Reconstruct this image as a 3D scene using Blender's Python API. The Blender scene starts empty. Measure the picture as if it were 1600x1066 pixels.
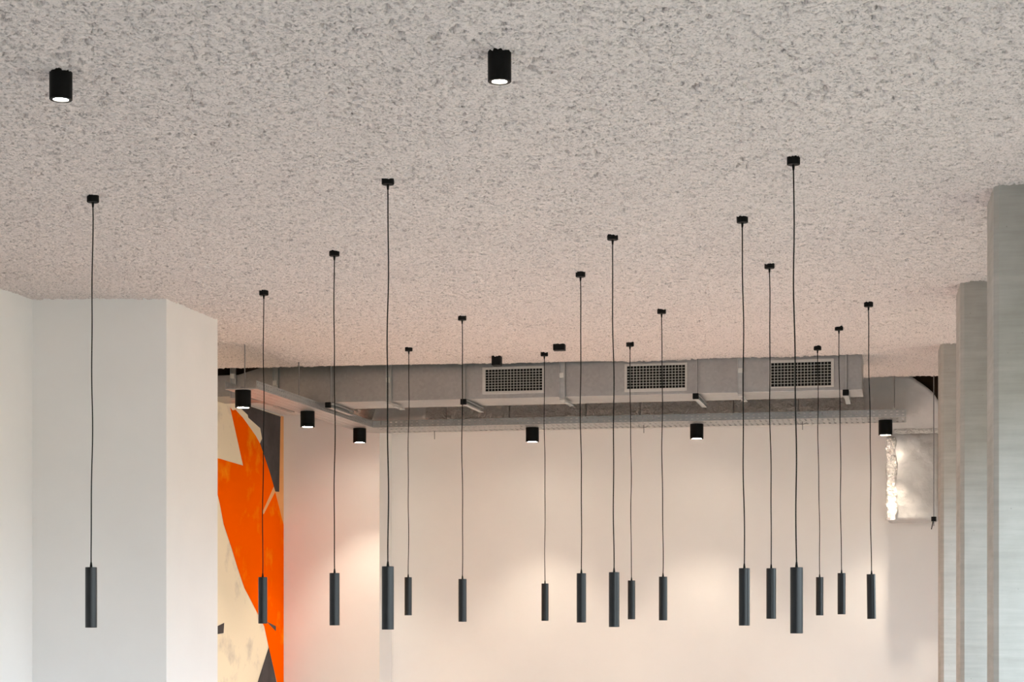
import bpy, bmesh, math, random
import numpy as np
from mathutils import Vector, Matrix

random.seed(7)
S = bpy.context.scene
COL = S.collection
PI = math.pi

# ------------------------------------------------------------------ camera
F = 2850.0                       # focal length in pixels of the 1600 px wide frame
HORIZON = 946.0
TH = math.radians(12.1)          # the room's long axis lies 12 degrees right of the view axis
CZ = 1.6                         # eye height
CEIL = 3.6                       # underside of the sprayed ceiling
cam_d = bpy.data.cameras.new('camera')
cam_d.sensor_fit = 'HORIZONTAL'
cam_d.sensor_width = 36.0
cam_d.lens = F / 1600 * 36.0
cam_d.shift_y = (HORIZON - 533) / 1600
cam_d.clip_end = 200
cam = bpy.data.objects.new('camera', cam_d)
cam.location = (0, 0, CZ)
cam.rotation_euler = (PI / 2, 0, TH)
COL.objects.link(cam)
S.camera = cam

def ray(px, py=HORIZON):
    a = (px - 800) / F
    return Vector((-math.sin(TH) + a * math.cos(TH), math.cos(TH) + a * math.sin(TH), (HORIZON - py) / F))

def at_depth(px, py, d):
    return Vector((0, 0, CZ)) + ray(px, py) * d

def on_y(px, py, y):
    r = ray(px, py)
    return Vector((0, 0, CZ)) + r * (y / r.y)

def on_x(px, py, x):
    r = ray(px, py)
    return Vector((0, 0, CZ)) + r * (x / r.x)

def on_z(px, py, z):
    r = ray(px, py)
    return Vector((0, 0, CZ)) + r * ((z - CZ) / r.z)

# ------------------------------------------------------------------ materials
def new_mat(name):
    m = bpy.data.materials.new(name)
    m.use_nodes = True
    nt = m.node_tree
    b = nt.nodes['Principled BSDF']
    return m, nt, b

def coords(nt, scale=(1, 1, 1)):
    tc = nt.nodes.new('ShaderNodeTexCoord')
    mp = nt.nodes.new('ShaderNodeMapping')
    mp.inputs['Scale'].default_value = scale
    nt.links.new(tc.outputs['Object'], mp.inputs['Vector'])
    return mp.outputs['Vector']

def noise(nt, vec, scale, detail=4, rough=0.6):
    n = nt.nodes.new('ShaderNodeTexNoise')
    n.inputs['Scale'].default_value = scale
    n.inputs['Detail'].default_value = detail
    n.inputs['Roughness'].default_value = rough
    nt.links.new(vec, n.inputs['Vector'])
    return n.outputs['Fac']

def ramp(nt, fac, stops):
    r = nt.nodes.new('ShaderNodeValToRGB')
    els = r.color_ramp.elements
    while len(els) < len(stops):
        els.new(0.5)
    for e, (p, c) in zip(els, stops):
        e.position = p
        e.color = (c[0], c[1], c[2], 1)
    nt.links.new(fac, r.inputs['Fac'])
    return r.outputs['Color']

def bump(nt, b, height, strength, dist):
    bp = nt.nodes.new('ShaderNodeBump')
    bp.inputs['Strength'].default_value = strength
    bp.inputs['Distance'].default_value = dist
    nt.links.new(height, bp.inputs['Height'])
    nt.links.new(bp.outputs['Normal'], b.inputs['Normal'])
    return bp

def plain(name, col, rough=0.5, metal=0.0, var=0.06, scale=6, spec=0.5, bstr=0.0, bdist=0.001, vscale=(1, 1, 1)):
    m, nt, b = new_mat(name)
    v = coords(nt, vscale)
    f = noise(nt, v, scale)
    lo = [max(0, c * (1 - var)) for c in col]
    hi = [min(1, c * (1 + var)) for c in col]
    nt.links.new(ramp(nt, f, [(0.3, lo), (0.7, hi)]), b.inputs['Base Color'])
    b.inputs['Roughness'].default_value = rough
    b.inputs['Metallic'].default_value = metal
    b.inputs['Specular IOR Level'].default_value = spec
    if bstr:
        bump(nt, b, noise(nt, v, scale * 12, 3), bstr, bdist)
    return m

M = {}
M['white_paint'] = plain('white_wall_paint', (0.80, 0.79, 0.775), 0.75, var=0.02, scale=1.5, bstr=0.08, bdist=0.0015, spec=0.3)
M['black'] = plain('black_powder_coat', (0.003, 0.003, 0.003), 0.5, var=0.1, scale=30, spec=0.14)
M['pendant'] = plain('anthracite_powder_coat', (0.004, 0.0045, 0.006), 0.30, var=0.08, scale=30, spec=0.45)
M['cord'] = plain('black_cord_sleeve', (0.006, 0.006, 0.006), 0.7, var=0.1, scale=200, spec=0.2)
M['dull_black'] = plain('black_plastic', (0.004, 0.004, 0.004), 0.6, var=0.1, scale=30, spec=0.15)
M['duct_shade'] = plain('painted_duct_shade', (0.012, 0.012, 0.012), 0.9, var=0.1, spec=0.1)  # near-black colour stands in for the shade inside the duct
M['zinc'] = plain('galvanised_tray_steel', (0.47, 0.48, 0.48), 0.42, metal=0.75, var=0.10, scale=18)
M['zinc_under'] = M['zinc']
M['steel_rod'] = plain('threaded_steel', (0.26, 0.26, 0.26), 0.5, metal=0.7, var=0.1, scale=60)
M['pale_clamp'] = plain('pale_zinc_clamp', (0.6, 0.6, 0.57), 0.5, metal=0.2, var=0.05, scale=60)
M['grille_paint'] = plain('grille_grey_paint', (0.50, 0.49, 0.47), 0.5, metal=0.0, var=0.04, scale=40)
M['grille_bar'] = plain('grille_bar_grey', (0.42, 0.43, 0.40), 0.5, metal=0.2, var=0.04, scale=40)
M['void'] = plain('painted_void_shade', (0.065, 0.043, 0.03), 0.9, var=0.3, scale=3, spec=0.1)  # dark brown puts the shade of the ceiling void into the colour
M['floor'] = None
M['frame'] = plain('anthracite_window_frame', (0.05, 0.05, 0.055), 0.5, var=0.1)

def mk_duct():
    m, nt, b = new_mat('galvanised_duct_sheet')
    v = coords(nt)
    f = noise(nt, v, 3.0, 5)
    vo = nt.nodes.new('ShaderNodeTexVoronoi')
    vo.inputs['Scale'].default_value = 45
    nt.links.new(v, vo.inputs['Vector'])
    mx = nt.nodes.new('ShaderNodeMix')
    mx.data_type = 'RGBA'
    mx.inputs['Factor'].default_value = 0.05
    nt.links.new(ramp(nt, f, [(0.3, (0.36, 0.36, 0.36)), (0.7, (0.41, 0.41, 0.405))]), mx.inputs['A'])
    bw = nt.nodes.new('ShaderNodeRGBToBW')
    nt.links.new(vo.outputs['Color'], bw.inputs['Color'])
    nt.links.new(bw.outputs['Val'], mx.inputs['B'])
    nt.links.new(mx.outputs['Result'], b.inputs['Base Color'])
    b.inputs['Metallic'].default_value = 0.85
    b.inputs['Roughness'].default_value = 0.38
    bump(nt, b, noise(nt, v, 2.2, 2), 0.25, 0.02)
    return m
M['duct'] = mk_duct()

def mk_foil(name, col=(0.62, 0.60, 0.57), scale=14, rough=0.34, strength=0.4, metal=0.8):
    m, nt, b = new_mat(name)
    v = coords(nt)
    vo = nt.nodes.new('ShaderNodeTexVoronoi')
    vo.inputs['Scale'].default_value = scale
    vo.inputs['Randomness'].default_value = 1
    n2 = nt.nodes.new('ShaderNodeTexNoise')
    n2.inputs['Scale'].default_value = scale * 0.8
    n2.inputs['Detail'].default_value = 5
    nt.links.new(v, n2.inputs['Vector'])
    ad = nt.nodes.new('ShaderNodeMix')
    ad.data_type = 'RGBA'
    ad.inputs['Factor'].default_value = 0.35
    nt.links.new(v, ad.inputs['A'])
    nt.links.new(n2.outputs['Color'], ad.inputs['B'])
    nt.links.new(ad.outputs['Result'], vo.inputs['Vector'])
    br = nt.nodes.new('ShaderNodeTexBrick')      # scrim lines pressed into the foil
    br.inputs['Scale'].default_value = 60
    br.inputs['Mortar Size'].default_value = 0.02
    br.offset = 0
    ma = nt.nodes.new('ShaderNodeMath')
    ma.operation = 'MULTIPLY_ADD'
    nt.links.new(vo.outputs['Distance'], ma.inputs[0])
    ma.inputs[1].default_value = 0.8
    nt.links.new(n2.outputs['Fac'], ma.inputs[2])
    bump(nt, b, ma.outputs[0], strength, 0.03)
    nt.links.new(ramp(nt, n2.outputs['Fac'], [(0.3, [c * 0.88 for c in col]), (0.7, col)]), b.inputs['Base Color'])
    b.inputs['Metallic'].default_value = metal
    b.inputs['Roughness'].default_value = rough
    return m
M['foil'] = mk_foil('aluminium_foil_wrap', col=(0.88, 0.86, 0.83), rough=0.30, strength=0.8, metal=0.22, scale=18)
M['foil_flat'] = mk_foil('aluminium_foil_taut', col=(0.90, 0.87, 0.85), scale=6, rough=0.45, strength=0.28, metal=0.0)
M['foil_drop'] = mk_foil('aluminium_foil_scrim', col=(0.60, 0.585, 0.57), scale=9, rough=0.5, strength=0.3, metal=0.6)
M['foil_shiny'] = mk_foil('aluminium_foil_glint', col=(0.85, 0.83, 0.80), scale=16, rough=0.22, strength=0.9, metal=0.85)  # shinier foil for the added glint strip on the drop

def mk_ceiling():
    m, nt, b = new_mat('sprayed_acoustic_plaster')
    v = coords(nt)
    f1 = noise(nt, v, 90, 3)
    f2 = noise(nt, v, 1.1, 3)
    c1 = ramp(nt, f1, [(0.30, (0.36, 0.33, 0.315)), (0.50, (0.685, 0.61, 0.58))])
    c2 = ramp(nt, f2, [(0.3, (0.96, 0.96, 0.96)), (0.7, (1, 1, 1))])
    mx = nt.nodes.new('ShaderNodeMix')
    mx.data_type = 'RGBA'
    mx.blend_type = 'MULTIPLY'
    mx.inputs['Factor'].default_value = 1
    nt.links.new(c1, mx.inputs['A'])
    nt.links.new(c2, mx.inputs['B'])
    nt.links.new(mx.outputs['Result'], b.inputs['Base Color'])
    b.inputs['Roughness'].default_value = 0.95
    b.inputs['Specular IOR Level'].default_value = 0.1
    bump(nt, b, noise(nt, v, 140, 4, 0.7), 0.6, 0.004)
    return m
M['ceiling'] = mk_ceiling()

def mk_concrete():
    m, nt, b = new_mat('board_marked_concrete')
    v = coords(nt)
    vs = coords(nt, (2.0, 2.0, 28))
    f1 = noise(nt, v, 2.2, 6, 0.6)
    f2 = noise(nt, vs, 1.0, 4, 0.6)
    c1 = ramp(nt, f1, [(0.3, (0.365, 0.35, 0.315)), (0.7, (0.485, 0.47, 0.44))])
    c2 = ramp(nt, f2, [(0.3, (0.84, 0.84, 0.83)), (0.65, (1, 1, 1))])
    vo = nt.nodes.new('ShaderNodeTexVoronoi')
    vo.inputs['Scale'].default_value = 14
    nt.links.new(v, vo.inputs['Vector'])
    c3 = ramp(nt, vo.outputs['Distance'], [(0.03, (0.55, 0.55, 0.54)), (0.06, (1, 1, 1))])
    m1 = nt.nodes.new('ShaderNodeMix'); m1.data_type = 'RGBA'; m1.blend_type = 'MULTIPLY'; m1.inputs['Factor'].default_value = 1
    m2 = nt.nodes.new('ShaderNodeMix'); m2.data_type = 'RGBA'; m2.blend_type = 'MULTIPLY'; m2.inputs['Factor'].default_value = 0.6
    nt.links.new(c1, m1.inputs['A']); nt.links.new(c2, m1.inputs['B'])
    nt.links.new(m1.outputs['Result'], m2.inputs['A']); nt.links.new(c3, m2.inputs['B'])
    nt.links.new(m2.outputs['Result'], b.inputs['Base Color'])
    b.inputs['Roughness'].default_value = 0.7
    bump(nt, b, f2, 0.25, 0.004)
    return m
M['concrete'] = mk_concrete()

def mk_floor():
    m, nt, b = new_mat('floor_finish')        # unseen floor: grey screed, then reddish timber tone added for warm bounce light
    v = coords(nt)
    f = noise(nt, v, 3, 4)
    sc = ramp(nt, f, [(0.3, (0.43, 0.41, 0.395)), (0.7, (0.49, 0.47, 0.455))])
    fb = noise(nt, coords(nt, (9, 0.6, 1)), 3, 4)
    wd = ramp(nt, fb, [(0.3, (0.60, 0.49, 0.43)), (0.7, (0.70, 0.575, 0.51))])
    sp = nt.nodes.new('ShaderNodeSeparateXYZ'); nt.links.new(v, sp.inputs[0])
    gt = nt.nodes.new('ShaderNodeMath'); gt.operation = 'GREATER_THAN'; gt.inputs[1].default_value = 11.5
    nt.links.new(sp.outputs['Y'], gt.inputs[0])
    mx = nt.nodes.new('ShaderNodeMix'); mx.data_type = 'RGBA'
    nt.links.new(gt.outputs[0], mx.inputs['Factor'])
    nt.links.new(sc, mx.inputs['A']); nt.links.new(wd, mx.inputs['B'])
    nt.links.new(mx.outputs['Result'], b.inputs['Base Color'])
    b.inputs['Roughness'].default_value = 0.6
    return m
M['floor'] = mk_floor()

def mk_paint(name, stops, scale, lo, hi):
    m, nt, b = new_mat(name)
    v = coords(nt)
    f = noise(nt, v, scale, 5, 0.6)
    nt.links.new(ramp(nt, f, [(lo, stops[0]), (hi, stops[1])]), b.inputs['Base Color'])
    b.inputs['Roughness'].default_value = 0.7
    b.inputs['Specular IOR Level'].default_value = 0.0
    return m
M['mural_cream'] = mk_paint('mural_cream_wash', [(0.60, 0.54, 0.44), (0.84, 0.75, 0.57)], 2.6, 0.30, 0.46)
M['mural_orange'] = mk_paint('mural_orange_wash', [(0.92, 0.115, 0.000), (0.96, 0.33, 0.012)], 2.6, 0.54, 0.76)
M['mural_dark'] = mk_paint('mural_charcoal', [(0.075, 0.068, 0.068), (0.11, 0.10, 0.10)], 3, 0.4, 0.7)
M['mural_pale'] = mk_paint('mural_peach', [(0.78, 0.40, 0.16), (0.82, 0.46, 0.22)], 3, 0.4, 0.7)

def mk_emit(name, col, strength):
    m, nt, b = new_mat(name)
    b.inputs['Base Color'].default_value = (0.9, 0.85, 0.75, 1)
    b.inputs['Emission Color'].default_value = (*col, 1)
    b.inputs['Emission Strength'].default_value = strength
    return m
M['lit'] = mk_emit('lit_warm_diffuser', (1.0, 0.85, 0.70), 50.0)

# ------------------------------------------------------------------ mesh helpers
def finish(name, bm, mat, parent=None, smooth=False, angle=35):
    bmesh.ops.recalc_face_normals(bm, faces=bm.faces[:])
    me = bpy.data.meshes.new(name)
    bm.to_mesh(me)
    bm.free()
    mats = mat if isinstance(mat, (list, tuple)) else [mat]
    for m in mats:
        me.materials.append(m)
    if smooth:
        me.shade_smooth()
        me.set_sharp_from_angle(angle=math.radians(angle))
    o = bpy.data.objects.new(name, me)
    COL.objects.link(o)
    if parent is not None:
        o.parent = parent
    return o

def box(bm, x0, x1, y0, y1, z0, z1, bevel=0.0):
    r = bmesh.ops.create_cube(bm, size=1)
    vs = r['verts']
    for v in vs:
        v.co = Vector((x0 if v.co.x < 0 else x1, y0 if v.co.y < 0 else y1, z0 if v.co.z < 0 else z1))
    if bevel:
        es = list({e for v in vs for e in v.link_edges})
        bmesh.ops.bevel(bm, geom=es, offset=bevel, segments=2, affect='EDGES', profile=0.5)
    return vs

def lathe(bm, prof, n=32, cx=0, cy=0, cz=0):
    """prof: (radius, z) from top to bottom; radius 0 closes an end"""
    rings = []
    for r, z in prof:
        if r <= 1e-6:
            rings.append([bm.verts.new((cx, cy, cz + z))])
        else:
            rings.append([bm.verts.new((cx + r * math.cos(2 * PI * k / n), cy + r * math.sin(2 * PI * k / n), cz + z)) for k in range(n)])
    for a, b in zip(rings, rings[1:]):
        for k in range(n):
            k2 = (k + 1) % n
            if len(a) == 1 and len(b) == 1:
                continue
            if len(a) == 1:
                bm.faces.new((a[0], b[k], b[k2]))
            elif len(b) == 1:
                bm.faces.new((a[k], a[k2], b[0]))
            else:
                bm.faces.new((a[k], a[k2], b[k2], b[k]))

def tube(bm, pts, r, n=8):
    rings = []
    for i, p in enumerate(pts):
        p = Vector(p)
        t = (Vector(pts[min(i + 1, len(pts) - 1)]) - Vector(pts[max(i - 1, 0)])).normalized()
        up = Vector((1, 0, 0)) if abs(t.x) < 0.9 else Vector((0, 1, 0))
        u = t.cross(up).normalized()
        w = t.cross(u).normalized()
        rings.append([bm.verts.new(p + r * (math.cos(2 * PI * k / n) * u + math.sin(2 * PI * k / n) * w)) for k in range(n)])
    for a, b in zip(rings, rings[1:]):
        for k in range(n):
            bm.faces.new((a[k], a[(k + 1) % n], b[(k + 1) % n], b[k]))
    bm.faces.new(rings[0][::-1])
    bm.faces.new(rings[-1])

def prism(bm, poly, axis_vec):
    """extrude a closed 3-D polygon along a vector"""
    a = [bm.verts.new(p) for p in poly]
    b = [bm.verts.new(Vector(p) + axis_vec) for p in poly]
    bm.faces.new(a)
    bm.faces.new(b[::-1])
    n = len(a)
    for k in range(n):
        bm.faces.new((a[k], b[k], b[(k + 1) % n], a[(k + 1) % n]))

def empty(name, loc, label=None, cat=None, group=None):
    o = bpy.data.objects.new(name, None)
    o.empty_display_size = 0.05
    COL.objects.link(o)
    o.location = loc
    if label: o['label'] = label
    if cat: o['category'] = cat
    if group: o['group'] = group
    return o

def tag(o, label, cat, group=None, kind=None):
    if label: o['label'] = label
    if cat: o['category'] = cat
    if group: o['group'] = group
    if kind: o['kind'] = kind
    return o

def struct(name, bm, mat, label, cat, **k):
    return tag(finish(name, bm, mat, **k), label, cat, kind='structure')

# ------------------------------------------------------------------ the setting
X_SIDE = -5.93          # wall that carries the mural
X_LEFT = -5.57          # near left wall
Y_PANEL = 16.97         # front of the narrow pier beside the mural
Y_END = 17.40           # end wall
X_FACADE = 1.25
Y_BACK = -7.0
SLAB = 4.15

bm = bmesh.new(); box(bm, -6.3, X_FACADE + 0.3, Y_BACK - 0.3, Y_END + 0.3, -0.2, 0)
struct('floor', bm, M['floor'], 'unseen floor below the picture, timber back half tinted for warm bounce', 'floor')

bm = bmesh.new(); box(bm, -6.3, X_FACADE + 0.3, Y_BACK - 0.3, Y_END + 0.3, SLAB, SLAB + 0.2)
struct('ceiling_slab', bm, M['void'], 'structural slab above the sprayed ceiling, coloured dark brown as void shade', 'ceiling')

# sprayed ceiling: granular relief as real geometry where it is seen
def sprayed_ceiling():
    rng = np.random.default_rng(3)
    step = 0.008
    x0, x1, y0, y1 = -5.98, 0.95, 5.0, 16.32
    nx, ny = int(round((x1 - x0) / step)) + 1, int(round((y1 - y0) / step)) + 1
    def blur(a, k):
        for ax in (0, 1):
            acc = np.zeros_like(a)
            for s in range(-k, k + 1):
                acc += np.roll(a, s, axis=ax)
            a = acc / (2 * k + 1)
        return a
    def layer(k):
        a = rng.standard_normal((nx, ny))
        if k: a = blur(blur(a, k), k)
        return a / a.std()
    fine, mid, big, huge = layer(0), layer(1), layer(3), layer(28)
    h = 0.0022 * fine + 0.0018 * mid + 0.0010 * big + 0.003 * huge
    pits = np.clip(layer(0) - 1.45, 0, None) + 0.9 * np.clip(layer(1) - 1.5, 0, None)
    h = h + np.minimum(0.055 * pits, 0.042)                       # holes between the flakes go up into the plaster
    gx = np.linspace(x0, x1, nx)[:, None] + rng.uniform(-0.3, 0.3, (nx, ny)) * step
    gy = np.linspace(y0, y1, ny)[None, :] + rng.uniform(-0.3, 0.3, (nx, ny)) * step
    co = np.stack([gx, gy, CEIL + h], axis=-1).reshape(-1, 3)
    ii, jj = np.meshgrid(np.arange(nx - 1), np.arange(ny - 1), indexing='ij')
    cx = x0 + (ii + 0.5) * step
    cy = y0 + (jj + 0.5) * step
    cut = 14.79 - 0.28 * np.clip((-cx - 2.2) / 3.4, 0, 1)
    rag = 0.02 * np.sin(cx * 31) + 0.015 * np.sin(cx * 77 + 1)
    keep = ~((cy > cut + rag * 0.6) & (cx < -0.345)) & (cy < 16.30 + rag * 0.4)
    a = (ii * ny + jj)[keep]
    quads = np.stack([a, a + 1, a + ny + 1, a + ny], axis=-1)
    nq = len(quads)
    # drop unused vertices
    used = np.unique(quads)
    remap = np.full(nx * ny, -1, dtype=np.int64); remap[used] = np.arange(len(used))
    co = co[used]; quads = remap[quads]
    # coarse rest of the ceiling and an upper skin that closes the plaster layer
    T = CEIL + 0.05
    extra_v, extra_q = [], []
    def quad(p):
        b = len(co) + len(extra_v)
        extra_v.extend(p); extra_q.append([b, b + 1, b + 2, b + 3])
    def rect(xa, xb, ya, yb, z): quad([(xa, ya, z), (xa, yb, z), (xb, yb, z), (xb, ya, z)])
    XL, XR, YB = -6.0, X_FACADE + 0.05, Y_BACK - 0.05
    rect(XL, XR, YB, y0, CEIL)
    rect(x1, XR, y0, y1 - 0.02, CEIL)
    rect(XL, -2.2, YB, 14.48, T)
    rect(-2.2, XR, YB, 14.76, T)
    rect(-0.355, XR, 14.76, 16.28, T)
    # close the cut edges
    quad([(-2.2, 14.78, CEIL), (-0.355, 14.78, CEIL), (-0.355, 14.76, T), (-2.2, 14.76, T)])
    quad([(-5.6, 14.50, CEIL), (-2.2, 14.78, CEIL), (-2.2, 14.48, T), (-5.6, 14.48, T)])
    quad([(XL, 14.50, CEIL), (-5.6, 14.50, CEIL), (-5.6, 14.48, T), (XL, 14.48, T)])
    quad([(-0.355, 16.29, CEIL), (XR, 16.29, CEIL), (XR, 16.28, T), (-0.355, 16.28, T)])
    quad([(-0.345, 14.79, CEIL), (-0.345, 16.30, CEIL), (-0.355, 16.28, T), (-0.355, 14.76, T)])
    co = np.vstack([co, np.array(extra_v)])
    quads = np.vstack([quads, np.array(extra_q)])
    me = bpy.data.meshes.new('ceiling')
    me.vertices.add(len(co)); me.vertices.foreach_set('co', co.astype(np.float32).ravel())
    me.loops.add(quads.size); me.loops.foreach_set('vertex_index', quads.astype(np.int32).ravel())
    me.polygons.add(len(quads)); me.polygons.foreach_set('loop_start', (np.arange(len(quads)) * 4).astype(np.int32))
    me.update(calc_edges=True)
    me.validate()
    me.shade_smooth()
    me.materials.append(M['ceiling'])
    o = bpy.data.objects.new('ceiling', me); COL.objects.link(o)
    return tag(o, 'pale sprayed acoustic ceiling with a rough granular texture', 'ceiling', kind='structure')
sprayed_ceiling()

# near left wall and the white pier that stands out from it
bm = bmesh.new(); box(bm, X_LEFT - 0.2, X_LEFT, Y_BACK, 11.1, 0, SLAB)
struct('wall_left', bm, M['white_paint'], 'white wall at the far left edge, running toward the camera', 'wall')
pc = on_z(260, 467, CEIL)
pf = on_z(340, 500, CEIL)
bm = bmesh.new()
prism(bm, [Vector((-6.13, 11.0, 0)), Vector((X_LEFT - 0.05, 11.0, 0)), Vector((pc.x, pc.y, 0)), Vector((pf.x, pf.y, 0)), Vector((-6.13, pf.y + 0.05, 0))], Vector((0, 0, SLAB)))
struct('wall_pier', bm, M['white_paint'], 'wide white pier at left, two faces seen, behind the leftmost pendant', 'wall')

bm = bmesh.new(); box(bm, X_SIDE - 0.2, X_SIDE, 12.0, Y_PANEL + 0.02, 0, 3.62)
struct('wall_side', bm, M['white_paint'], 'side wall behind the pier that carries the orange mural', 'wall')

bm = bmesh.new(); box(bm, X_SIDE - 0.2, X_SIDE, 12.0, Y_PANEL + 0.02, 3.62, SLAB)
struct('wall_side_upper', bm, M['void'], 'strip of wall above the ceiling line, coloured dark as void shade', 'wall')  # dark colour carries the shade of the void behind the reducer

xr_panel = on_y(593, HORIZON, Y_PANEL).x
bm = bmesh.new(); box(bm, X_SIDE - 0.2, xr_panel, Y_PANEL, Y_END + 0.1, 0, SLAB)
struct('wall_panel', bm, M['white_paint'], 'narrow white wall projection lit warm, right of the orange mural', 'wall')

bm = bmesh.new(); box(bm, xr_panel - 0.1, X_FACADE + 0.3, Y_END, Y_END + 0.2, 0, 3.40)
struct('wall_end', bm, M['white_paint'], 'long white end wall behind the pendants', 'wall')

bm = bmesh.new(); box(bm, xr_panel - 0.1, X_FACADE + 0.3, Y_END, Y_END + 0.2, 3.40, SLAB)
struct('wall_end_upper', bm, M['void'], 'top of the end wall above the foil elbow, coloured dark as void shade', 'wall')  # shade of the void painted onto the upper wall

bm = bmesh.new(); box(bm, -6.13, X_FACADE + 0.3, Y_BACK - 0.2, Y_BACK, 0, SLAB)
struct('wall_back', bm, M['white_paint'], 'white wall behind the camera', 'wall')

# glazed facade on the right, out of the frame: sill, head and end piers round four openings
SILL, HEAD = 0.12, 2.72
bays = [(-6.8, -3.3), (-2.9, 0.6), (1.0, 4.9), (5.2, 8.9), (9.5, 11.5), (12.1, 14.2), (14.9, 16.0)]
bm = bmesh.new()
box(bm, X_FACADE, X_FACADE + 0.25, Y_BACK, Y_END + 0.2, HEAD, SLAB)
box(bm, X_FACADE, X_FACADE + 0.25, Y_BACK, Y_END + 0.2, 0, SILL)
prev = Y_BACK
for a, b in bays + [(Y_END + 0.2, None)]:
    box(bm, X_FACADE, X_FACADE + 0.25, prev, a, SILL, HEAD)
    prev = b
struct('wall_right', bm, M['white_paint'], 'window wall on the right, out of the picture', 'wall')
for i, (a, b) in enumerate(bays):
    bm = bmesh.new()
    xa, xb = X_FACADE + 0.10, X_FACADE + 0.16
    box(bm, xa, xb, a, b, SILL, SILL + 0.06); box(bm, xa, xb, a, b, HEAD - 0.06, HEAD)
    box(bm, xa, xb, a, a + 0.06, SILL + 0.06, HEAD - 0.06); box(bm, xa, xb, b - 0.06, b, SILL + 0.06, HEAD - 0.06)
    mid = (a + b) / 2
    box(bm, xa, xb, mid - 0.03, mid + 0.03, SILL + 0.06, HEAD - 0.06)
    struct('window_%d' % (i + 1), bm, M['frame'], 'dark window frame in the facade, out of the picture', 'window')
    ld = bpy.data.lights.new('window_portal', 'AREA')
    ld.shape = 'RECTANGLE'; ld.size = b - a; ld.size_y = HEAD - SILL
    ld.cycles.is_portal = True
    lo = bpy.data.objects.new('window_portal', ld); COL.objects.link(lo)
    lo.location = (X_FACADE + 0.22, mid, (SILL + HEAD) / 2)
    lo.rotation_euler = (0, PI / 2, 0)          # shines toward -x
    lo.rotation_euler = Vector((-1, 0, 0)).to_track_quat('-Z', 'Z').to_euler()

# concrete fins
def column(px, py, label, w, dep):
    p = on_z(px, py, CEIL)
    bm = bmesh.new()
    vs = box(bm, 0, w, 0, dep, 0, CEIL + 0.3)
    es = [e for e in bm.edges if all(abs(v.co.x) < 1e-6 and abs(v.co.y) < 1e-6 for v in e.verts)]
    bmesh.ops.bevel(bm, geom=es, offset=0.023, segments=1, affect='EDGES')
    o = finish('column', bm, M['concrete'])
    o.location = (p.x, p.y, 0)
    o.rotation_euler = (0, 0, math.radians(1.5))
    return tag(o, label, 'column', 'concrete columns along the right side', 'structure')
column(1553, 291, 'nearest and widest grey concrete column at the right edge of the picture', 0.9, 0.45)
column(1501, 441, 'middle grey concrete column, second from the right edge', 0.9, 0.5)
column(1470, 537, 'farthest and narrowest concrete column, beside the foil duct', 0.9, 0.45)

# ------------------------------------------------------------------ mural
def mural():
    def P(px, py, off):
        p = on_x(px, py, X_SIDE)
        return Vector((X_SIDE + off + 0.004, p.y, p.z))
    bm = bmesh.new()
    ztop = 3.445
    pr = on_x(441.5, 946, X_SIDE).y; E = 0.004
    def slab(poly, off, mi):
        n0 = len(bm.faces)
        vs = [bm.verts.new(P(x, y, off)) for x, y in poly]
        vb = [bm.verts.new(P(x, y, off - 0.0007)) for x, y in poly]
        fs = [bm.faces.new(vs)]
        n = len(vs)
        for k in range(n):
            fs.append(bm.faces.new((vs[k], vb[k], vb[(k + 1) % n], vs[(k + 1) % n])))
        for f in fs: f.material_index = mi
    v = box(bm, X_SIDE + E, X_SIDE + E + 0.006, 12.6, pr, 0.12, ztop)
    slab([(366, 627.5), (363.9, 628), (385.3, 648.4), (386.4, 652.9), (405, 669.3), (407.8, 685.5), (404.4, 693.4), (411.8, 714.8), (425.8, 759.8), (428.5, 769.3), (434.8, 769.3), (436.8, 652.4), (437.3, 651.4)], 0.007, 2)
    slab([(437.3, 650), (441.4, 651.4), (441.4, 825), (428.0, 768.3), (434.6, 768.8), (436.6, 655)], 0.0078, 3)
    org = [(357.8, 637.1), (361.6, 641.6), (366, 640.5), (378, 653.5), (389.8, 669.8), (398, 681.5), (404.4, 693.4), (411.8, 714.8), (419.5, 738), (425.8, 759.8), (433, 788), (441.4, 820.6), (441.4, 1300), (496 - 40, 1300), (430.7, 1066), (418, 1011.4), (411, 979), (403, 964), (391, 940), (380, 919.2), (369.5, 888), (360.4, 858), (347.7, 820), (341.4, 786.8), (330, 740), (322, 713), (341.4, 717), (378, 727.8)]
    org = [(min(x, 441.4), y) for x, y in org]
    o2 = []
    for p in org:
        if p not in o2: o2.append(p)
    o2 = [p for p in o2 if p != (441.4, 1300)]
    i = o2.index((441.4, 820.6))
    o2.insert(i + 1, (441.4, 1110))
    slab(o2, 0.0086, 1)
    slab([(425.8, 760.5), (428.2, 768.5), (410, 803.7), (407.6, 801.4)], 0.0094, 3)
    slab([(418, 1011.4), (429.9, 1066), (440, 1110), (386, 1110), (400.7, 1066)], 0.0094, 2)
    slab([(336, 979.5), (348.1, 973.4), (347.2, 989.5), (336, 991.5)], 0.0094, 2)
    slab([(414.4, 971.4), (429, 978.7), (429, 986.5)], 0.0094, 2)
    o = finish('art_mural', bm, [M['mural_cream'], M['mural_orange'], M['mural_dark'], M['mural_pale']])
    tag(o, 'abstract mural in orange, cream and charcoal on the side wall beyond the white pier', 'mural')
mural()

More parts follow.
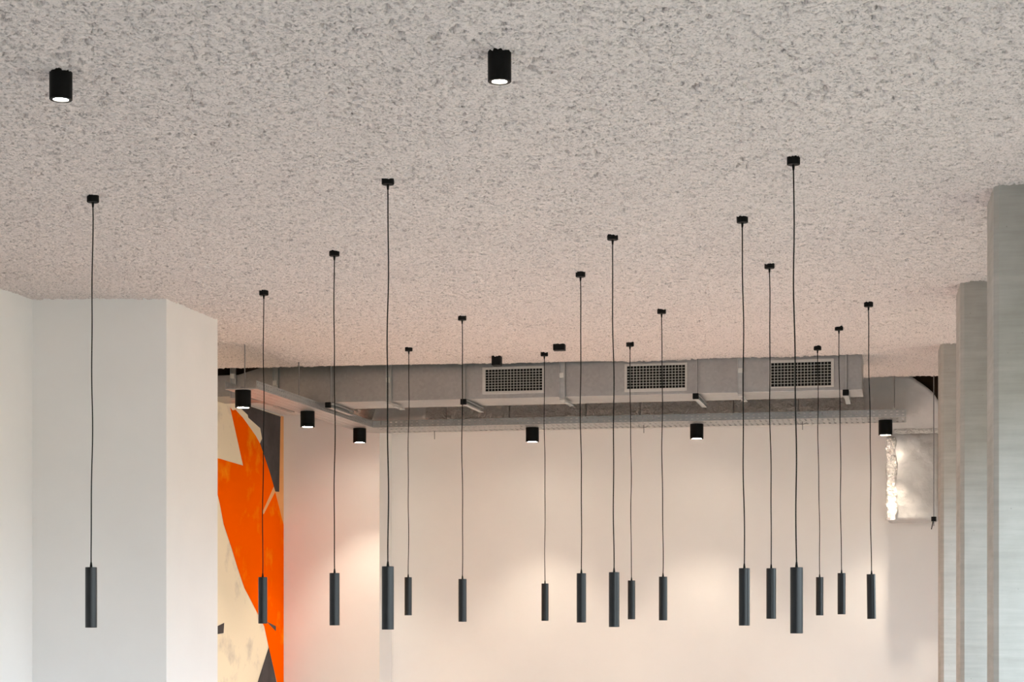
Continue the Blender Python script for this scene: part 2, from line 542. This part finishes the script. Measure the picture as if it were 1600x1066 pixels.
# ------------------------------------------------------------------ pendants
CAN_R, BODY_R, BODY_H = 0.0295, 0.0285, 0.296
pend = [  # canopy px, canopy top py, body px, body bottom py, label
 (143.0, 305.5, 142.4, 981.0, 'black cylinder pendant hanging alone in front of the white pier at the far left'),
 (411.2, 453.5, 410.6, 974.7, 'black cylinder pendant whose tube hangs in front of the orange mural'),
 (521.6, 391.0, 522.7, 977.5, 'black cylinder pendant in front of the warm-lit narrow wall projection'),
 (605.4, 277.0, 606.0, 984.0, 'large near black pendant covering the vertical wall edge, left of a much smaller one'),
 (638.4, 542.5, 637.8, 961.8, 'small far black pendant close to the right of the large one at the wall edge'),
 (722.0, 493.5, 722.6, 971.8, 'black pendant standing apart, left of the first duct grille'),
 (850.6, 550.5, 851.6, 970.4, 'smallest far black pendant hanging at the right end of the left duct grille'),
 (907.3, 424.5, 908.4, 973.0, 'black pendant hanging midway between the left and middle duct grilles'),
 (957.7, 365.5, 959.5, 980.0, 'larger near black pendant left of the middle grille, a small one close beside it'),
 (984.8, 535.0, 986.7, 968.0, 'small far black pendant whose cord crosses the left end of the middle grille'),
 (1034.3, 483.0, 1036.0, 969.7, 'black pendant whose cord crosses the right part of the middle grille'),
 (1161.0, 338.0, 1163.0, 977.8, 'large black pendant left of the right duct grille, second largest on the right'),
 (1203.4, 411.0, 1205.0, 967.2, 'medium black pendant whose cord crosses the left edge of the right duct grille'),
 (1241.4, 245.5, 1244.6, 990.0, 'largest and lowest hanging black pendant, cord down the middle of the right grille'),
 (1278.4, 541.0, 1280.7, 961.9, 'small black pendant whose cord crosses the right part of the right grille, beside the largest'),
 (1312.0, 509.5, 1314.9, 960.2, 'black pendant hanging past the right grille, in front of the end of the metal duct'),
 (1358.4, 472.0, 1361.8, 967.4, 'rightmost black pendant, slightly tilted, just left of the foil duct'),
]

def mesh_of(build, name, mat):
    bm = bmesh.new(); build(bm)
    o = finish(name, bm, mat, smooth=True)
    return o

proto_shade = proto_can = proto_grip = proto_cap = proto_lens = None
for i, (cx, ty, bx, by, lab) in enumerate(pend):
    top = on_z(cx, ty, CEIL)
    d = (top - Vector((0, 0, CZ))).dot(Vector((-math.sin(TH), math.cos(TH), 0)))
    top += Vector((-math.sin(TH), math.cos(TH), 0)) * CAN_R      # the measured edge is the near rim
    d += CAN_R
    bot = at_depth(bx, by, d)
    root = empty('pendant_light', (top.x, top.y, CEIL), lab, 'pendant light', 'black cylinder pendants hanging on cords from the ceiling')
    dx, dy = bot.x - top.x, bot.y - top.y
    zb = bot.z - CEIL
    zt = zb + BODY_H
    if i == 0:
        proto_can = mesh_of(lambda b: lathe(b, [(0, 0.02), (CAN_R, 0.02), (CAN_R, -0.025), (CAN_R - 0.002, -0.0275), (0, -0.0275)]), 'canopy', M['dull_black'])
        proto_grip = mesh_of(lambda b: lathe(b, [(0, -0.0265), (0.0065, -0.0265), (0.006, -0.038), (0.0042, -0.052), (0, -0.052)], 16), 'cord_grip', M['dull_black'])
        r = BODY_R
        proto_shade = mesh_of(lambda b: lathe(b, [(0, BODY_H), (r - 0.0015, BODY_H), (r, BODY_H - 0.0015), (r, 0.0012), (r - 0.0012, 0), (r - 0.004, 0), (r - 0.004, 0.03), (0, 0.03)], 40), 'shade', M['pendant'])
        proto_cap = mesh_of(lambda b: lathe(b, [(0, 0.024), (0.0038, 0.024), (0.006, 0.006), (0.0065, -0.001), (0, -0.001)], 16), 'cord_cap', M['dull_black'])
        parts = (proto_can, proto_grip, proto_shade, proto_cap)
    else:
        parts = []
        for p in (proto_can, proto_grip, proto_shade, proto_cap):
            c = p.copy(); COL.objects.link(c); parts.append(c)
    can, grip, shade, cap = parts
    for p in parts: p.parent = root
    shade.location = (dx, dy, zb)
    cap.location = (dx, dy, zt)
    if i == len(pend) - 1:
        shade.rotation_euler = (0, -0.014, 0)
    ld = pend_lamp if i else bpy.data.lights.new('lamp', 'SPOT')
    if i == 0:
        pend_lamp = ld
        ld.energy = 62; ld.color = (1.0, 0.88, 0.78); ld.spot_size = math.radians(70); ld.spot_blend = 0.8; ld.shadow_soft_size = 0.02
    lo = bpy.data.objects.new('lamp', ld); COL.objects.link(lo)
    lo.parent = root; lo.location = (dx, dy, zb + 0.004)
    # slightly wavy cord
    pts = []
    ph, ph2 = random.uniform(0, 6), random.uniform(0, 6)
    n = 48
    z0, z1 = -0.05, zt + 0.022
    for k in range(n + 1):
        t = k / n
        env = math.sin(PI * t) ** 0.5
        w = 0.0028 * env * (math.sin(ph + 9 * t) + 0.6 * math.sin(ph2 + 21 * t))
        pts.append((dx * t + w * math.cos(TH), dy * t + w * math.sin(TH), z0 + (z1 - z0) * t))
    bm = bmesh.new(); tube(bm, pts, 0.0031, 8)
    finish('cord', bm, M['cord'], root, smooth=True, angle=60)

# ------------------------------------------------------------------ downlights
def downlight(name_label, loc, R, H, watts, proto=None, group=None, size=80):
    root = empty('downlight', loc, name_label, 'downlight', group)
    if proto is None:
        ri = R * 0.67 if R < 0.05 else R * 0.79
        bm = bmesh.new()
        lathe(bm, [(0, 0.0), (R, 0.0), (R, -H + 0.002), (R - 0.002, -H), (ri, -H), (ri, -H + 0.012), (0, -H + 0.012)], 48)
        h = finish('housing', bm, M['black'], smooth=True)
        bm = bmesh.new()
        lathe(bm, [(0, -H + 0.0115), (ri - 0.0006, -H + 0.0115), (ri - 0.0006, -H + 0.003), (0, -H + 0.003)], 48)
        g = finish('diffuser', bm, M['lit'])
    else:
        h = proto[0].copy(); COL.objects.link(h)
        g = proto[1].copy(); COL.objects.link(g)
    h.parent = root; g.parent = root
    ld = bpy.data.lights.new('lamp', 'SPOT')
    ld.energy = watts
    ld.color = (1.0, 0.84, 0.66)
    ld.spot_size = math.radians(size)
    ld.spot_blend = 0.6
    ld.shadow_soft_size = 0.03
    lo = bpy.data.objects.new('lamp', ld); COL.objects.link(lo)
    lo.parent = root
    lo.location = (0, 0, -H - 0.002)
    sd = bpy.data.lights.new('lamp_spill', 'SPOT')      # weak wide part of the lamp's beam
    sd.energy = watts * 0.028; sd.color = ld.color; sd.spot_size = math.radians(168); sd.spot_blend = 1.0; sd.shadow_soft_size = 0.03
    so = bpy.data.objects.new('lamp_spill', sd); COL.objects.link(so)
    so.parent = root; so.location = (0, 0, -H - 0.002)
    return h, g

W = 44
GR = 'black ceiling downlights near the camera'
p = on_z(87, 106, CEIL) + Vector((0, 0.043, 0.008))
pr = downlight('black round downlight fixed to the sprayed ceiling at upper left', p, 0.0425, 0.116, W, None, GR)
p = on_z(776.5, 76, CEIL) + Vector((0, 0.043, 0.008))
downlight('black round downlight fixed to the sprayed ceiling at upper centre', p, 0.0425, 0.116, W, pr, GR)
TZ = CZ + 1.654         # underside of the cable tray
GT = 'black downlights hung under the cable tray'
def under(px, py): return on_z(px, py, TZ)
tray_lights = [
 (384, 610, 'black downlight under the near end of the short tray arm, in front of the mural'),
 (477.5, 643, 'black downlight under the middle of the short tray arm, right of the mural'),
 (559, 669.5, 'black downlight at the corner of the cable tray, above the warm spot on the wall'),
 (831.5, 668, 'black downlight under the long tray, below the left duct grille'),
 (1090, 664, 'black downlight under the long tray, between the middle and right grilles'),
 (1383.5, 657, 'black downlight under the right end of the long tray, beside the foil duct'),
]
pr = None
for px, py, lab in tray_lights:
    q = under(px, py)
    if px < 600: q.x = -4.965
    else: q.y = 16.63
    got = downlight(lab, q, 0.061, 0.135, W, pr, GT)
    pr = pr or got

# ------------------------------------------------------------------ rectangular metal duct
Y_D = 14.81; DZ0 = CZ + 1.72; DZ1 = CZ + 2.24; D_DEP = 0.53
xd1 = on_y(1347, 600, Y_D).x
xd_bend = on_y(425, 573, Y_D).x
duct = empty('metal_duct', (xd1, Y_D, DZ0), 'long rectangular galvanised air duct with three grilles along the ceiling edge', 'air duct')
def child(name, bm, mat, parent, **k):
    """bm is in world coordinates; parent is an unrotated empty or part"""
    off = Vector((0, 0, 0)); q = parent
    while q is not None:
        off += q.location; q = q.parent
    bmesh.ops.translate(bm, verts=bm.verts[:], vec=-off)
    return finish(name, bm, mat, parent, **k)

bm = bmesh.new(); box(bm, xd_bend, xd1, Y_D, Y_D + D_DEP, DZ0, DZ1, 0.004)
child('duct_body', bm, M['duct'], duct)
bm = bmesh.new()                # tapering left length
zl = lambda px, py: on_y(px, py, Y_D)
a = zl(425, 572); xl = zl(372, 586).x; ztl = zl(372, 586).z; zbl = DZ0 + 0.075
poly = [Vector((xd_bend, Y_D, DZ0)), Vector((xd_bend, Y_D, CZ + 2.06)), Vector((xl, Y_D, ztl)), Vector((X_SIDE + 0.03, Y_D, ztl)), Vector((X_SIDE + 0.03, Y_D, zbl)), Vector((xl, Y_D, zbl))]
prism(bm, poly, Vector((0, D_DEP, 0)))
child('duct_reducer', bm, M['duct'], duct)
# standing seams where two lengths meet
for px in (517, 727.5, 1089, 1322):
    x = on_y(px, 590, Y_D).x
    bm = bmesh.new(); box(bm, x - 0.006, x + 0.006, Y_D - 0.006, Y_D + D_DEP, DZ0 - 0.006, DZ1, 0.002)
    child('joint_flange', bm, M['zinc'], duct)

def grille(pxa, pxb, pya, pyb, ia, ib, ja, jb):
    """outer frame and inner opening in photo pixels, on the duct's front"""
    A = on_y(pxa, (pya + pyb) / 2, Y_D).x; B = on_y(pxb, (pya + pyb) / 2, Y_D).x
    mx = (pxa + pxb) / 2
    Zt = on_y(mx, pya, Y_D).z; Zb = on_y(mx, pyb, Y_D).z
    a = on_y(ia, pya, Y_D).x; b = on_y(ib, pya, Y_D).x
    zt = on_y(mx, ja, Y_D).z; zb = on_y(mx, jb, Y_D).z
    yf = Y_D - 0.012
    bm = bmesh.new()
    box(bm, A, B, yf, Y_D + 0.001, zt, Zt, 0.002); box(bm, A, B, yf, Y_D + 0.001, Zb, zb, 0.002)
    box(bm, A, a, yf, Y_D + 0.001, zb, zt, 0.002); box(bm, b, B, yf, Y_D + 0.001, zb, zt, 0.002)
    fr = child('vent_grille', bm, M['grille_paint'], duct)
    bm = bmesh.new(); box(bm, a, b, Y_D - 0.003, Y_D + 0.001, zb, zt)
    child('shade_backing', bm, M['duct_shade'], fr)  # flat sheet painted dark as the shade behind the bars
    bm = bmesh.new()
    nc, nr, t = 18, 8, 0.0019
    for k in range(1, nc):
        x = a + (b - a) * k / nc
        box(bm, x - t, x + t, Y_D - 0.010, Y_D - 0.005, zb, zt)
    for k in range(1, nr):
        z = zb + (zt - zb) * k / nr
        box(bm, a, b, Y_D - 0.011, Y_D - 0.006, z - t, z + t)
    child('grille_mesh', bm, M['grille_bar'], fr)
grille(754, 850, 573, 615.5, 759, 847.5, 577, 611)
grille(976, 1074, 568, 612, 980, 1070.5, 571.5, 607)
grille(1201.5, 1303, 562, 606, 1205, 1298.5, 566.5, 603.5)

# strap hangers: perforated channel down the duct's front and under it
HG = 'perforated strap hangers along the metal duct'
def strap_hanger(px, label, z_low, x_len=0.42):
    x = on_y(px, 590, Y_D - 0.03).x
    root = empty('strap_hanger', (x, Y_D - 0.03, CEIL), label, 'duct hanger', HG)
    w = 0.024
    bm = bmesh.new()
    box(bm, x - w, x + w, Y_D - 0.012, Y_D - 0.009, z_low - 0.012, CEIL + 0.05)
    box(bm, x - w, x - w + 0.004, Y_D - 0.032, Y_D - 0.012, z_low - 0.012, CEIL + 0.05)
    box(bm, x + w - 0.004, x + w, Y_D - 0.032, Y_D - 0.012, z_low - 0.012, CEIL + 0.05)
    child('channel', bm, M['zinc'], root)
    bm = bmesh.new()            # foot under the duct with two holes
    z = z_low - 0.02
    ys = [Y_D - 0.03, Y_D + 0.10, Y_D + 0.15, Y_D + 0.27, Y_D + 0.32, Y_D + x_len]
    for k in range(5):
        if k in (1, 3):
            box(bm, x - 0.02, x - 0.011, ys[k], ys[k + 1], z - 0.01, z); box(bm, x + 0.011, x + 0.02, ys[k], ys[k + 1], z - 0.01, z)
        else:
            box(bm, x - 0.02, x + 0.02, ys[k], ys[k + 1], z - 0.01, z)
    child('foot_strap', bm, M['zinc'], root)
    bm = bmesh.new(); box(bm, x - 0.018, x + 0.018, Y_D - 0.045, Y_D - 0.012, z_low + 0.155, z_low + 0.195, 0.003)
    child('clamp', bm, M['pale_clamp'], root)
strap_hanger(363.5, 'strap hanger on the lowered left end of the duct, behind the near tray end', DZ0 + 0.07, 0.3)
strap_hanger(430, 'strap hanger where the metal duct steps down, above the short tray arm', DZ0)
strap_hanger(607, 'strap hanger on the duct left of all the grilles, beside a near pendant cord', DZ0)
strap_hanger(878, 'strap hanger on the duct just right of the left grille', DZ0)
strap_hanger(1157, 'strap hanger on the duct just left of the right grille', DZ0)

# rod hangers with a channel rail below the duct
RG = 'rail hangers under the metal duct'
def rail_hanger(px, label):
    x = on_y(px - 1.5, 600, Y_D - 0.03).x
    root = empty('rail_hanger', (x, Y_D - 0.035, CEIL), label, 'duct hanger', RG)
    bm = bmesh.new(); tube(bm, [(x + 0.012, Y_D - 0.035, CEIL + 0.06), (x + 0.012, Y_D - 0.035, DZ0 - 0.05)], 0.004, 10)
    child('threaded_rod', bm, M['steel_rod'], root, smooth=True, angle=60)
    bm = bmesh.new()
    y0, y1, zt = Y_D - 0.06, Y_D + 0.60, DZ0 - 0.0075
    h = 0.041
    box(bm, x - 0.02, x - 0.016, y0, y1, zt - h, zt)
    box(bm, x - 0.02, x + 0.022, y0, y1, zt - 0.004, zt)
    box(bm, x - 0.02, x + 0.022, y0, y1, zt - h, zt - h + 0.004)
    box(bm, x + 0.018, x + 0.022, y0, y1, zt - 0.012, zt - 0.004)
    box(bm, x + 0.018, x + 0.022, y0, y1, zt - h + 0.004, zt - h + 0.012)
    child('channel_rail', bm, M['zinc'], root)
    bm = bmesh.new(); box(bm, x - 0.023, x + 0.025, y0 - 0.02, y0 + 0.01, zt - h - 0.003, zt + 0.003, 0.004)
    child('end_cap', bm, M['dull_black'], root)
rail_hanger(516, 'rail hanger under the left part of the duct, just above the tray corner')
rail_hanger(727, 'rail hanger under the duct just left of the left grille')
rail_hanger(1089, 'rail hanger under the duct between the middle and right grilles')
rail_hanger(1323, 'rail hanger under the right end of the duct, past the right grille')

# ------------------------------------------------------------------ cable tray, L-shaped, perforated
TX0, TX1 = -5.075, -4.825       # short arm
TY0, TY1 = 16.33, 16.87         # long arm
TE = on_y(1416, 650, TY0).x     # right end
TN = 13.2                       # near end of the short arm
TH_ = 0.062
tray = empty('cable_tray', (TX1, TY0, TZ), 'L-shaped perforated galvanised cable tray hanging below the metal duct', 'cable tray')

def perforated(bm, o, u, v, lu, lv, pitch, slot, rows):
    """sheet from o, lu along u, lv along v; slots (length slot along u) in rows (v0, v1)"""
    nu = int(lu / pitch)
    us = [0.0]
    for k in range(nu):
        s = (k + 0.5) * pitch - slot / 2
        us += [s, s + slot]
    us.append(lu)
    vs = [0.0]
    for a, b in rows: vs += [a, b]
    vs.append(lv)
    grid = [[bm.verts.new(o + u * a + v * b) for b in vs] for a in us]
    for i in range(len(us) - 1):
        for j in range(len(vs) - 1):
            if i % 2 == 1 and j % 2 == 1:
                continue
            bm.faces.new((grid[i][j], grid[i + 1][j], grid[i + 1][j + 1], grid[i][j + 1]))

def sheet(name, bm, parent, mat=None):
    o = child(name, bm, mat or M['zinc'], parent)
    s = o.modifiers.new('thickness', 'SOLIDIFY'); s.thickness = 0.0015; s.offset = 0
    return o
X, Y, Z = Vector((1, 0, 0)), Vector((0, 1, 0)), Vector((0, 0, 1))
rows = [(0.013, 0.019), (0.042, 0.049)]
bm = bmesh.new(); perforated(bm, Vector((TX1, TY0, TZ)), X, Z, TE - TX1, TH_, 0.05, 0.020, rows)
perforated(bm, Vector((TX1, TY1, TZ)), X, Z, TE - TX1, TH_, 0.05, 0.020, rows)
sheet('side_rail', bm, tray)
bm = bmesh.new(); perforated(bm, Vector((TX1, TN, TZ)), Y, Z, TY0 - TN, TH_, 0.05, 0.020, rows)
sheet('side_rail', bm, tray)
bm = bmesh.new(); perforated(bm, Vector((TX0, TN, TZ)), Y, Z, TY0 + 0.25 - TN, TH_, 0.05, 0.020, rows)
sheet('side_rail', bm, tray)
bm = bmesh.new(); perforated(bm, Vector((TX1, TY0, TZ)), X, Y, TE - TX1, TY1 - TY0, 0.05, 0.020, [(0.06, 0.10), (0.16, 0.20), (0.34, 0.38), (0.43, 0.50)])
sheet('tray_bed', bm, tray)
bm = bmesh.new(); perforated(bm, Vector((TX0, TN, TZ)), Y, X, TY0 - TN, TX1 - TX0, 0.05, 0.02, [(0.05, 0.06), (0.12, 0.13), (0.19, 0.20)])
sheet('tray_bed', bm, tray)
# rounded outer corner
bm = bmesh.new()
cpts = [Vector((TX1, TY0, TZ)), Vector((TX0, TY0, TZ)), Vector((TX0, TY0 + 0.25, TZ))]
arc = []
for k in range(9):
    a = PI + (PI / 2 - PI) * k / 8
    arc.append(Vector((TX1 + (TX1 - TX0) * math.cos(a), TY0 + 0.25 + (TY1 - TY0 - 0.25) * math.sin(a), TZ)))
bm.faces.new([bm.verts.new(p) for p in cpts + arc[1:]])
sheet('corner_plate', bm, tray)
bm = bmesh.new()
lo = [bm.verts.new(p) for p in arc]; hi = [bm.verts.new(p + Z * TH_) for p in arc]
for k in range(8): bm.faces.new((lo[k], lo[k + 1], hi[k + 1], hi[k]))
sheet('corner_rail', bm, tray)
bm = bmesh.new(); box(bm, TX1 - 0.004, TX1 + 0.075, TY0 - 0.006, TY0 - 0.0015, TZ + 0.004, TZ + TH_ - 0.002)
child('joint_plate', bm, M['zinc'], tray)
# end stiffener of the near end
bm = bmesh.new(); box(bm, TX0, TX1, TN - 0.002, TN + 0.02, TZ - 0.003, TZ + 0.004)
child('end_strip', bm, M['zinc'], tray)
# wire clips hanging under the tray
for px, py, lab in ((679, 676, 'tiny straight wire hook under the long tray near its left corner'),
                    (1006, 667, 'tiny branched wire hook under the tray, below the middle grille'),
                    (1254, 664, 'tiny branched wire hook under the tray, below the right grille')):
    q = on_z(px, py, TZ)
    bm = bmesh.new()
    y = 16.80 if px < 700 else 16.6
    x = on_y(px, py, y).x
    tube(bm, [(x, y, TZ + 0.003), (x, y, TZ - 0.075)], 0.004, 6)
    if px > 700:
        tube(bm, [(x - 0.05, y, TZ + 0.002), (x - 0.04, y, TZ - 0.022), (x, y, TZ - 0.026), (x + 0.035, y, TZ - 0.015)], 0.003, 6)
    o = finish('hanging_hook', bm, M['steel_rod'], smooth=True, angle=60)
    tag(o, lab, 'hook', 'small wire hooks under the long tray')

# rods
def rod(px, y, z0, label, x=None, nut=False):
    if x is None: x = on_y(px, 600, y).x
    root = empty('hanging_rod', (x, y, CEIL), label, 'rod', 'thin steel hanging rods')
    bm = bmesh.new(); tube(bm, [(x, y, CEIL + 0.04), (x, y, z0)], 0.0045, 10)
    child('rod_shaft', bm, M['steel_rod'], root, smooth=True, angle=60)
    if nut:
        bm = bmesh.new(); lathe(bm, [(0, 0.02), (0.022, 0.02), (0.022, -0.02), (0, -0.02)], 6, x, y, z0 + 0.06)
        child('nut', bm, M['dull_black'], root)
        bm = bmesh.new(); tube(bm, [(x - 0.005, y - 0.01, z0 + 0.045), (x - 0.02, y - 0.01, z0 - 0.03)], 0.004, 8)
        child('wire_tail', bm, M['dull_black'], root, smooth=True)
    else:
        bm = bmesh.new(); lathe(bm, [(0, 0.008), (0.011, 0.008), (0.011, -0.008), (0, -0.008)], 6, x, y, z0 + 0.01)
        child('nut', bm, M['pale_clamp'], root)
ry = on_x(382.5, 600, -4.95).y
rod(382.5, ry, TZ - 0.004, 'thin rod holding the near end of the short tray arm in front of the mural', x=-4.95)
ry = on_x(467, 600, -4.845).y
rod(467, ry, TZ - 0.004, 'thin rod holding the short tray arm, in front of the left part of the duct', x=-4.845)
rod(1397.5, 16.275, TZ + 0.05, 'thin rod holding the right end of the long tray, before the foil elbow')
rod(1459, 16.25, on_y(1459, 822, 16.25).z, 'thin rod with black nut hanging in front of the foil duct drop', nut=True)

# ------------------------------------------------------------------ foil-wrapped duct behind the tray
FY = 16.93; FD = Y_END - FY - 0.02
fx0, fx1 = on_y(1386, 740, FY).x, on_y(1467, 740, FY).x
FZ0, FZ1 = CZ + 1.695, CZ + 2.10
foil = empty('ventilation_duct', (fx0, FY, FZ0), 'foil-wrapped duct running behind the tray, with an elbow and a drop at right', 'air duct')

def crumple(o, amp, size, seed, cuts=1):
    me = o.data
    bm = bmesh.new(); bm.from_mesh(me)
    bmesh.ops.triangulate(bm, faces=[f for f in bm.faces if len(f.verts) > 4])
    for _ in range(6):
        es = [e for e in bm.edges if e.calc_length() > size]
        if not es: break
        bmesh.ops.subdivide_edges(bm, edges=es, cuts=1, use_grid_fill=True)
    from mathutils import noise as N
    for v in bm.verts:
        p = o.matrix_basis @ v.co
        d = Vector((N.noise(p * 9 + Vector((seed, 0, 0))), N.noise(p * 9 + Vector((0, seed, 3))), N.noise(p * 9 + Vector((5, 1, seed)))))
        d2 = Vector((N.noise(p * 27 + Vector((seed, 4, 0))), N.noise(p * 27 + Vector((0, seed, 8))), N.noise(p * 27 + Vector((2, 1, seed)))))
        v.co += amp * d + amp * 0.5 * d2
    bm.to_mesh(me); bm.free()
    me.shade_smooth()

def rounded(bm, x0, x1, y0, y1, z0, z1, r=0.03):
    box(bm, x0, x1, y0, y1, z0, z1)
    bmesh.ops.bevel(bm, geom=bm.edges[:], offset=r, segments=3, affect='EDGES', profile=0.5)

# horizontal run in taped lengths
xl0 = xr_panel + 0.02
cuts_px = [697, 796, 915, 1000, 1146, 1247, 1356]
xs = [xl0] + [on_y(p_, 645, FY).x for p_ in cuts_px]
for k in range(len(xs) - 1):
    bm = bmesh.new(); rounded(bm, xs[k] + (0 if k == 0 else 0.002), xs[k + 1] - 0.002, FY, FY + FD, FZ0, FZ1, 0.02)
    o = child('wrapped_length', bm, M['foil'], foil)
    crumple(o, 0.010, 0.05, k * 3.1)
# loose corner end of the wrap, gathered beside the tray corner
bm = bmesh.new()
tube(bm, [(on_y(540, 640, Y_PANEL - 0.2).x, Y_PANEL - 0.17, CZ + 1.87), (on_y(572, 645, Y_PANEL - 0.2).x, Y_PANEL - 0.16, CZ + 1.865), (on_y(581, 650, Y_PANEL - 0.2).x, Y_PANEL - 0.14, CZ + 1.85)], 0.13, 18)
o = child('gathered_end', bm, M['foil'], foil)
crumple(o, 0.02, 0.05, 9.3)
bm = bmesh.new()
pA = on_y(583, 640, Y_PANEL - 0.05); pB = on_y(665, 640, Y_PANEL - 0.05)
prism(bm, [Vector((pA.x, FY - 0.06, CZ + 1.74)), Vector((pB.x, FY - 0.01, CZ + 1.79)), Vector((pB.x, FY - 0.01, CZ + 1.97)), Vector((pA.x, FY - 0.10, CZ + 1.97))], Vector((0, 0.04, 0)))
o = child('smooth_patch', bm, M['foil_flat'], foil)
crumple(o, 0.004, 0.06, 4.7)
# elbow: outline in the wall's plane, turned down at the right
bm = bmesh.new()
R = 0.34
ol = [(xs[-1] - 0.03, FZ0), (fx0 - 0.02, FZ0), (fx0 - 0.02, CZ + 1.585), (on_y(1473, 660, FY).x, CZ + 1.585)]
for px, py in [(1473, 655), (1471, 638), (1465, 624), (1456.5, 613), (1447, 605), (1437.7, 598), (1430, 592.5), (1421, 587.5)]:
    q = on_y(px, py, FY - 0.005)
    ol.append((q.x, q.z))
ol.append((xs[-1] - 0.03, CZ + 2.10))
prism(bm, [Vector((x, FY - 0.005, z)) for x, z in ol], Vector((0, FD, 0)))
o = child('elbow', bm, M['foil_flat'], foil)
crumple(o, 0.006, 0.05, 2.2)
bm = bmesh.new(); rounded(bm, fx0 + 0.02, fx1 + 0.01, FY - 0.014, FY + FD - 0.01, CZ + 1.555, CZ + 1.60, 0.01)
o = child('collar', bm, M['foil'], foil); crumple(o, 0.008, 0.04, 6.1)
bm = bmesh.new()
zb = on_y(1425, 814, FY).z
rounded(bm, fx0, fx1, FY - 0.01, FY + FD - 0.005, zb, CZ + 1.57, 0.035)
o = child('drop', bm, M['foil_drop'], foil); crumple(o, 0.009, 0.035, 1.3)

bm = bmesh.new()
xb = on_y(1401, 740, FY).x
rounded(bm, fx0 - 0.004, xb, FY - 0.028, FY + 0.05, zb + 0.004, CZ + 1.53, 0.014)
o = child('edge_glint_strip', bm, M['foil_shiny'], foil); crumple(o, 0.020, 0.022, 5.5)  # added shiny strip imitating the lamp's glint on the drop's rounded edge

# second foil run along the side wall above the mural
z0 = 3.45
bm = bmesh.new(); rounded(bm, X_SIDE + 0.025, X_SIDE + 0.32, 15.42, Y_PANEL - 0.03, z0, z0 + 0.19, 0.02)
o = finish('ventilation_duct', bm, M['foil']); crumple(o, 0.009, 0.05, 8.8)
tag(o, 'short crinkled foil duct on the side wall directly above the mural', 'air duct')

# ------------------------------------------------------------------ small boxes on the ceiling
def small_box(px0, px1, py_top, dep, h, label, cat, name):
    a = on_z(px0, py_top, CEIL); b = on_z(px1, py_top, CEIL)
    bm = bmesh.new()
    w = (b - a).length
    root_loc = a
    box(bm, 0, w, 0, dep, -h, 0.015, 0.002)
    o = finish(name, bm, M['dull_black'])
    o.location = a; o.rotation_euler = (0, 0, math.radians(3))
    return tag(o, label, cat)
small_box(768, 781.5, 557, 0.10, 0.070, 'small black cube-shaped sensor box on the ceiling just above the left grille', 'sensor', 'mounted_sensor')
small_box(864, 882, 538.5, 0.08, 0.042, 'flat black junction box on the ceiling, right of the cube-shaped box', 'junction box', 'mounted_junction_box')

# ------------------------------------------------------------------ daylight
w = bpy.data.worlds.new('overcast_sky'); S.world = w
w.use_nodes = True
nt = w.node_tree
bg = nt.nodes['Background']
tc = nt.nodes.new('ShaderNodeTexCoord')
sx = nt.nodes.new('ShaderNodeSeparateXYZ')
nt.links.new(tc.outputs['Generated'], sx.inputs[0])
mr = nt.nodes.new('ShaderNodeMapRange')
mr.inputs['From Min'].default_value = -1; mr.inputs['From Max'].default_value = 1
nt.links.new(sx.outputs['Z'], mr.inputs['Value'])
col = ramp(nt, mr.outputs['Result'], [(0.0, (0.13, 0.13, 0.10)), (0.49, (0.17, 0.175, 0.14)), (0.56, (0.74, 0.88, 1.0)), (1.0, (0.66, 0.84, 1.0))])
nt.links.new(col, bg.inputs['Color'])
bg.inputs['Strength'].default_value = 3.4

S.view_settings.view_transform = 'Standard'
S.view_settings.look = 'None'
S.view_settings.gamma = 1
S.view_settings.use_curve_mapping = False
S.view_settings.exposure = 1.55
S.cycles.max_bounces = 12
S.cycles.diffuse_bounces = 8
S.cycles.sample_clamp_indirect = 8
